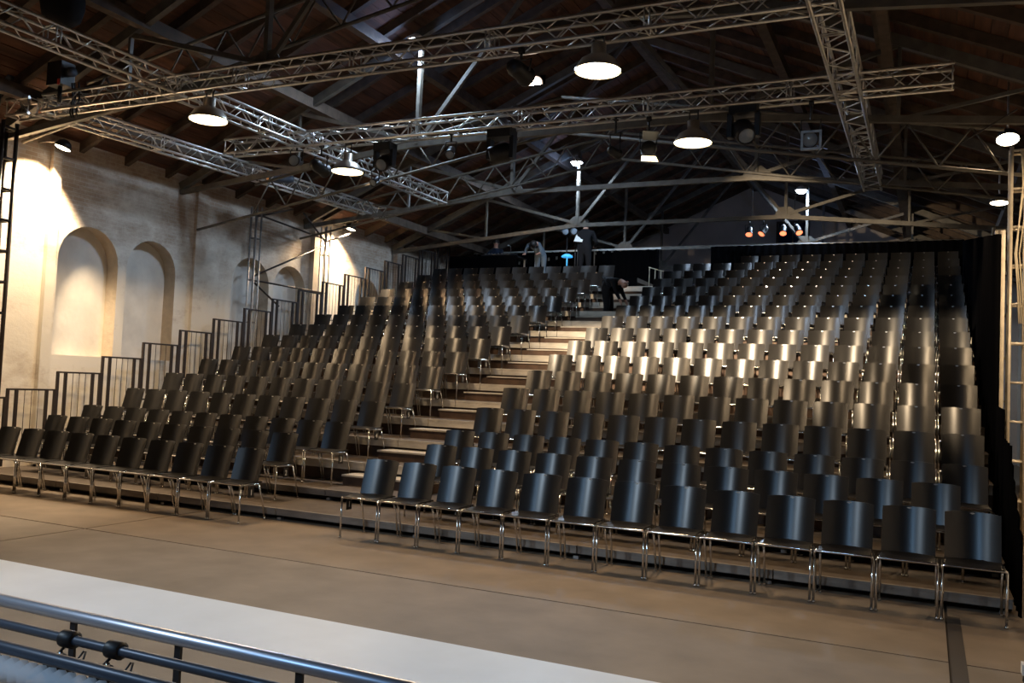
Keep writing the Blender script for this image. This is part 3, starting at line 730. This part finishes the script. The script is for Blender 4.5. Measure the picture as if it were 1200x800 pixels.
# ------------------------------------------------------------------ control desk and people
cp = empty('control_platform', (-10.5, 15.0, 4.95), 0, 'raised black platform for the control desk at the top left', 'platform')
MB().box((-3.1, -.15, -.12), (3.2, 2.1, 0)).build('deck', M['deck'], cp)
MB().box((-3.1, -.16, -.33), (3.2, -.15, -.0)).build('skirt', M['drape'], cp)
dk = empty('control_desk', (-11.9, 15.15, 4.95), 0, 'long control desk under a black cloth at the top left', 'desk')
MB().box((-1.5, 0, .72), (.75, .75, .76)).build('tabletop', M['black'], dk)
MB().box((-1.52, -.012, .0), (.77, 0, .77)).build('cloth', M['drape'], dk)
for x in (-1.45, .70):
    for y in (.05, .7): MB().box((x-.02, y-.02, 0), (x+.02, y+.02, .72)).build('leg', M['steel'], dk)
t = empty('mixing_console', (-11.9, 15.5, 5.71), 0, 'dark lighting console on the control desk', 'console')
MB().add([(-.5, -.25, 0), (.5, -.25, 0), (.5, .25, 0), (-.5, .25, 0), (-.5, -.25, .06), (.5, -.25, .06), (.5, .25, .16), (-.5, .25, .16)], [(0, 3, 2, 1), (4, 5, 6, 7), (0, 1, 5, 4), (1, 2, 6, 5), (2, 3, 7, 6), (3, 0, 4, 7)]).build('body', M['black'], t)
for j in range(8): MB().box((-.42+.11*j, -.15, .08), (-.40+.11*j, .1, .11)).build('fader', M['steel'], t)
MB().tube([(.35, .1, .1), (.37, .0, .34), (.34, -.1, .36)], .008, 5).build('gooseneck', M['steel'], t)
MB().lathe([(.001, 0), (.028, .01), (.028, .03)], 8, 0, V((.34, -.1, .33))).build('lamp_head', M['paper'], t)
t = empty('desk_lamp', (-9.55, 15.2, 4.97), 0, 'small glowing cyan lamp behind the top chairs left of the technician', 'lamp')
MB().lathe([(.17, 0), (.15, .04), (.08, .08), (.001, .09), (.08, .06), (.16, -.01)], 14, 0, V((0, 0, .66))).build('shade', M['cyan'], t)
MB().tube([(0, 0, .40), (0, 0, .72)], .022, 6).build('tube_light', M['cyan'], t)
MB().tube([(0, 0, 0), (0, 0, .40)], .018, 6).build('stem', M['black'], t)
for j, (x, z) in enumerate(((-9.75, 6.42), (-9.48, 6.42))):
    t = empty('follow_spot', (x, 15.6, z), 0, ('left' if j == 0 else 'right')+' of the two round spots beside the standing technician', 'stage light', 'pair of round spots on stands')
    MB().lathe([(.001, .14), (.08, .13), (.10, .0), (.10, -.16), (.001, -.18)], 14, 0, V((0, 0, 0)), V((.1, -1, .1))).build('body', M['black'], t)
    MB().lathe([(.001, .145), (.07, .14), (.09, .12)], 14, 0, V((0, 0, 0)), V((.1, -1, .1))).build('lens', M['lens'], t)
    MB().lathe([(.10, .12), (.112, .14), (.112, .15), (.10, .16)], 14, 0, V((0, 0, 0)), V((.1, -1, .1))).build('rim', M['chrome'], t)
    MB().tube([(0, .05, -.1), (0, .05, 4.95-z)], .02, 6).build('stand_pole', M['black'], t)
    for a in range(3): MB().tube([(0, .05, 4.95-z+.35), (.25*math.cos(a*2.1), .05+.25*math.sin(a*2.1), 4.95-z+.01)], .012, 5).build('leg', M['black'], t)
t = empty('script_sheet', (-9.28, 15.3, 6.10), .2, 'white paper sheets on a stand left of the standing technician', 'paper')
MB().add([(-.12, 0, 0), (.14, -.05, -.03), (.17, .08, .20), (-.05, .1, .22), (-.12, .006, 0), (.14, -.044, -.03), (.17, .086, .20), (-.05, .106, .22)], [(0, 1, 2, 3), (7, 6, 5, 4), (0, 4, 5, 1), (1, 5, 6, 2), (2, 6, 7, 3), (3, 7, 4, 0)]).build('sheet', M['paper'], t)
MB().tube([(0, .08, .02), (0, .1, -1.15)], .015, 6).build('stand_pole', M['black'], t)

def person(loc, J, label, cloth, rz=0, hair=True, scale=1.0):
    """J: joint name -> (x, y, z, radius); limbs joined into one skinned surface."""
    t = empty('person', loc, rz, label, 'person')
    bones = [('pelvis', 'chest'), ('chest', 'neck'), ('neck', 'head0'), ('head0', 'head1'), ('head1', 'head2'),
             ('chest', 'shl'), ('shl', 'ell'), ('ell', 'wrl'), ('wrl', 'hal'), ('chest', 'shr'), ('shr', 'elr'), ('elr', 'wrr'), ('wrr', 'har'),
             ('pelvis', 'hil'), ('hil', 'knl'), ('knl', 'anl'), ('anl', 'tol'), ('pelvis', 'hir'), ('hir', 'knr'), ('knr', 'anr'), ('anr', 'tor')]
    names = ['pelvis', 'chest', 'neck', 'head0', 'head1', 'head2', 'shl', 'ell', 'wrl', 'hal', 'shr', 'elr', 'wrr', 'har', 'hil', 'knl', 'anl', 'tol', 'hir', 'knr', 'anr', 'tor']
    vs = [J[n][:3] for n in names]; rad = [J[n][3] for n in names]; es = [(names.index(a), names.index(b)) for a, b in bones]
    for sd in ('l', 'r'):
        w = V(J['wr'+sd][:3]); h = V(J['ha'+sd][:3]); d = (h-w).normalized(); side = d.cross(V((0, 0, 1)))
        side = side.normalized() if side.length > .1 else V((0, 1, 0)); dn = d.cross(side)
        hi = names.index('ha'+sd)
        for k in range(4):
            b0 = h+side*(.022*(k-1.5))*1.0; L0 = (.036, .042, .040, .032)[k]
            i0 = len(vs); vs += [tuple(b0+d*.02), tuple(b0+d*(.02+L0)), tuple(b0+d*(.02+L0*1.6)+dn*.016)]; rad += [.009, .0085, .0075]
            es += [(hi, i0), (i0, i0+1), (i0+1, i0+2)]
        wi = names.index('wr'+sd); mid = (w+h)/2; i0 = len(vs)
        vs += [tuple(mid+side*.036), tuple(mid+side*.055+d*.035)]; rad += [.010, .008]; es += [(hi, i0), (i0, i0+1)]
    me = bpy.data.meshes.new('body_cage'); me.from_pydata(vs, es, [])
    o = bpy.data.objects.new('body', me); COL.objects.link(o)
    sk = o.modifiers.new('skin', 'SKIN'); sk.use_smooth_shade = True
    for i, sv in enumerate(me.skin_vertices[0].data): sv.radius = (rad[i], rad[i]); sv.use_root = (i == 0)
    ss = o.modifiers.new('sub', 'SUBSURF'); ss.levels = 2; ss.render_levels = 2
    bpy.context.view_layer.update(); dg = bpy.context.evaluated_depsgraph_get()
    nm = bpy.data.meshes.new_from_object(o.evaluated_get(dg)); bpy.data.objects.remove(o)
    nm.name = 'body'; nm.materials.clear()
    for m in (cloth, M['skin']): nm.materials.append(m)
    hd = V(J['head1'][:3]); hands = [V(J['hal'][:3]), V(J['har'][:3])]; nk = V(J['neck'][:3])
    for p in nm.polygons:
        c = p.center; p.use_smooth = True
        if (c-hd).length < .17 or min((c-h).length for h in hands) < .10: p.material_index = 1
    b = bpy.data.objects.new('body', nm); COL.objects.link(b); b.parent = t
    # face and hair
    fd = V(J['face']).normalized(); upd = (V(J['head2'][:3])-V(J['head0'][:3])).normalized(); fd = (fd-upd*fd.dot(upd)).normalized(); sd = fd.cross(upd)
    MB().lathe([(.001, .03), (.011, .0), (.016, -.02), (.001, -.03)], 6, 0, hd+fd*.105-upd*.01, upd).build('nose', M['skin'], t)
    for s in (-1, 1):
        MB().lathe([(.001, .008), (.011, .002), (.001, -.006)], 8, 0, hd+fd*.092+sd*s*.032+upd*.02, fd).build('eye', M['ink'], t)
        MB().lathe([(.001, .012), (.022, .0), (.026, -.01), (.001, -.014)], 8, 0, hd+sd*s*.092, sd*s).build('ear', M['skin'], t)
    MB().box((-.001, -.001, -.001), (.001, .001, .001)) 
    m = MB().tube([hd+fd*.098+sd*.022-upd*.048, hd+fd*.104-upd*.05, hd+fd*.098-sd*.022-upd*.048], .005, 5); m.build('mouth', M['red_tag'], t)
    if hair:
        n1, n2 = 12, 7; vs = []; c0 = hd+upd*.025-fd*.02
        for i in range(n2):
            th = (math.pi*.62)*i/(n2-1)
            for k in range(n1):
                a = 2*math.pi*k/n1
                dirv = upd*math.cos(th)+(fd*math.cos(a)+sd*math.sin(a))*math.sin(th)
                rr = .115 if dirv.dot(fd) < .35 else .100
                vs.append(c0+dirv*rr)
        MB().add(vs, [(i*n1+k, i*n1+(k+1) % n1, (i+1)*n1+(k+1) % n1, (i+1)*n1+k) for i in range(n2-1) for k in range(n1)], 0, True).build('hair', M['hair'], t)
    return t
# standing technician seen from behind
person((-9.12, 15.5, 4.95), dict(pelvis=(0, 0, .95, .20), chest=(0, .0, 1.30, .205), neck=(0, .0, 1.52, .07), head0=(0, .01, 1.60, .075), head1=(0, .02, 1.68, .095), head2=(0, .01, 1.76, .07),
    shl=(-.23, 0, 1.41, .085), ell=(-.31, .02, 1.14, .052), wrl=(-.20, .20, .98, .036), hal=(-.16, .28, .98, .032), shr=(.23, 0, 1.41, .085), elr=(.33, .04, 1.15, .052), wrr=(.22, .24, 1.05, .036), har=(.18, .31, 1.05, .032),
    hil=(-.10, 0, .86, .12), knl=(-.12, .02, .48, .075), anl=(-.13, .0, .09, .05), tol=(-.14, .16, .045, .04), hir=(.10, 0, .86, .12), knr=(.12, .02, .48, .075), anr=(.13, .0, .09, .05), tor=(.14, .16, .045, .04), face=(0, 1, 0)),
    'person in black standing with their back to the camera at the top of the stand', M['cloth_black'])
# bending over the desk
person((-10.62, 15.75, 4.95), dict(pelvis=(0, 0, .92, .16), chest=(-.16, -.22, 1.16, .16), neck=(-.10, -.36, 1.18, .065), head0=(-.08, -.42, 1.14, .07), head1=(-.06, -.48, 1.10, .092), head2=(-.04, -.54, 1.06, .07),
    shl=(-.34, -.20, 1.12, .07), ell=(-.38, -.30, .92, .05), wrl=(-.34, -.42, .82, .035), hal=(-.33, -.50, .80, .03), shr=(.06, -.30, 1.12, .07), elr=(.16, -.36, .92, .05), wrr=(.14, -.44, .82, .035), har=(.13, -.52, .80, .03),
    hil=(-.09, .02, .84, .11), knl=(-.10, .0, .46, .07), anl=(-.10, .06, .09, .05), tol=(-.10, -.10, .045, .04), hir=(.09, .02, .84, .11), knr=(.10, .0, .46, .07), anr=(.10, .06, .09, .05), tor=(.10, -.10, .045, .04), face=(0, -.6, -.8)),
    'person in a blue-grey shirt bending forward over the control desk', M['cloth_grey'])
# seated at the desk
person((-12.35, 16.25, 4.95), dict(pelvis=(0, 0, .52, .16), chest=(0, -.08, .95, .16), neck=(0, -.10, 1.16, .062), head0=(.01, -.12, 1.24, .07), head1=(.02, -.13, 1.32, .092), head2=(.02, -.13, 1.40, .07),
    shl=(-.20, -.08, 1.06, .07), ell=(-.26, -.25, .84, .05), wrl=(-.18, -.45, .83, .035), hal=(-.16, -.53, .83, .03), shr=(.20, -.08, 1.06, .07), elr=(.28, -.26, .84, .05), wrr=(.22, -.46, .83, .035), har=(.20, -.54, .83, .03),
    hil=(-.10, -.05, .50, .11), knl=(-.14, -.42, .50, .075), anl=(-.14, -.42, .09, .05), tol=(-.14, -.57, .045, .04), hir=(.10, -.05, .50, .11), knr=(.14, -.42, .50, .075), anr=(.14, -.42, .09, .05), tor=(.14, -.57, .045, .04), face=(.5, -.8, 0)),
    'person in dark blue seated behind the control desk', M['cloth_blue'])
st = empty('stool', (-12.35, 16.3, 4.95), 0, 'black stool under the seated technician', 'stool')
MB().lathe([(.001, .36), (.18, .36), (.18, .33), (.001, .33)], 14).build('seat', M['black'], st)
for a in range(4): MB().tube([(.1*math.cos(a*1.57+.78), .1*math.sin(a*1.57+.78), .34), (.17*math.cos(a*1.57+.78), .17*math.sin(a*1.57+.78), 0)], .012, 5).build('leg', M['steel'], st)
# bending in the aisle
person((-7.02, 11.66, PZ[12]), dict(pelvis=(0, 0, .88, .22), chest=(.18, -.10, 1.06, .225), neck=(.36, -.16, 1.04, .065), head0=(.42, -.18, 1.00, .075), head1=(.47, -.20, .95, .10), head2=(.51, -.21, .88, .08),
    shl=(.20, -.30, 1.04, .075), ell=(.30, -.34, .78, .052), wrl=(.40, -.30, .58, .036), hal=(.43, -.30, .50, .032), shr=(.22, .08, 1.04, .075), elr=(.34, .06, .78, .052), wrr=(.44, .02, .60, .036), har=(.47, .02, .52, .032),
    hil=(-.02, -.10, .80, .12), knl=(.02, -.12, .45, .08), anl=(-.04, -.12, .09, .052), tol=(.12, -.13, .045, .04), hir=(-.02, .10, .80, .12), knr=(.04, .12, .45, .08), anr=(.0, .12, .09, .052), tor=(.16, .12, .045, .04), face=(1, 0, -.6)),
    'person in black bending forward on the aisle steps near the top', M['cloth_black'], hair=False)
t = empty('stair_rail', (-6.85, 14.4, 4.35), 0, 'thin warm lit hand rail by the top of the aisle', 'rail')
MB().tube([(0, 0, .82), (.55, 0, .66)], .014, 6).build('hand_rail', M['cable'], t)
for x in (.02, .18, .34, .52): MB().tube([(x, 0, 0), (x, 0, .82-.29*x)], .010, 5).build('upright', M['cable'], t)

# ------------------------------------------------------------------ foreground rig with lanterns, low left
t = empty('foreground_rig', (-2.9, -6.1, 0), 0, 'tube rig with lanterns in front of the camera, bottom left', 'rig')
MB().tube([(-3.2, .13, .83), (3.3, .11, .83)], .026, 14).build('main_tube', M['bluealu'], t)
MB().tube([(-3.2, -.09, .83), (3.3, -.11, .83)], .018, 12).build('rear_tube', M['navy'], t)
MB().tube([(-3.2, -.27, .83), (3.3, -.30, .83)], .022, 12).build('near_tube', M['navy'], t)
for x in (-3.1, -2.2, -1.35, -.80, -.21, .36, .93, 1.5, 2.1, 3.2):
    MB().beam((x, .12, .82), (x, .12, .56), .03, .012).build('strap', M['black'], t)
for x in (-3.15, 3.25):
    for y in (.12, -.28): MB().tube([(x, y, .83), (x, y, 0)], .025, 8).build('leg', M['steel'], t)
# ribbed clear hose lying along the near tube
hp = []; N = 150
for i in range(N): hp.append((.030+.017*(i % 2), i*.024))
MB().lathe(hp, 10, 0, V((-2.0, -.33, .775)), V((1, 0, 0))).build('ribbed_hose', M['clear'], t)
MB().tube([(-3.0, -.40, .73), (3.0, -.43, .73)], .012, 8).build('cable_trunk', M['white'], t)
def rig_lamp(x, lab):
    f = empty('floor_lantern', (x, -6.2, .80), 0, lab, 'stage light', 'small lanterns clamped to the foreground rig')
    MB().lathe([(.032, -.03), (.032, .03), (.020, .032)], 12, 0, V((0, 0, .03)), V((1, 0, 0))).build('clamp', M['black'], f)
    MB().lathe([(.001, -.005), (.045, 0), (.050, .07), (.040, .10), (.001, .105)], 14, 0, V((0, -.03, -.12)), V((.1, -.35, 1))).build('body', M['black'], f)
    MB().lathe([(.001, .012), (.008, .01), (.009, .0)], 8, 0, V((.02, -.05, -.01))).build('knob', M['chrome'], f)
    MB().tube([(-.02, 0, .0), (-.06, -.05, -.07), (-.075, -.10, -.10)], .006, 5).build('lead', M['black'], f)
    MB().tube([(.09, 0, .0), (.10, -.02, -.03), (.085, -.02, -.05), (.07, -.02, -.03), (.08, 0, 0)], .004, 5).build('cable_loop', M['black'], f)
rig_lamp(-2.86, 'left small black lantern clamped to the foreground rig'); rig_lamp(-2.62, 'right small black lantern clamped to the foreground rig')

# small white object with dark base at the right edge of the floor
t = empty('floor_socket', (.66, -1.55, 0), 0, 'small white box with a black base on the floor at the right edge', 'box')
MB().box((-.055, -.05, .05), (.06, .05, .12)).build('box_top', M['white'], t)
MB().lathe([(.001, 0), (.05, 0), (.045, .05), (.001, .052)], 12).build('base', M['black'], t)
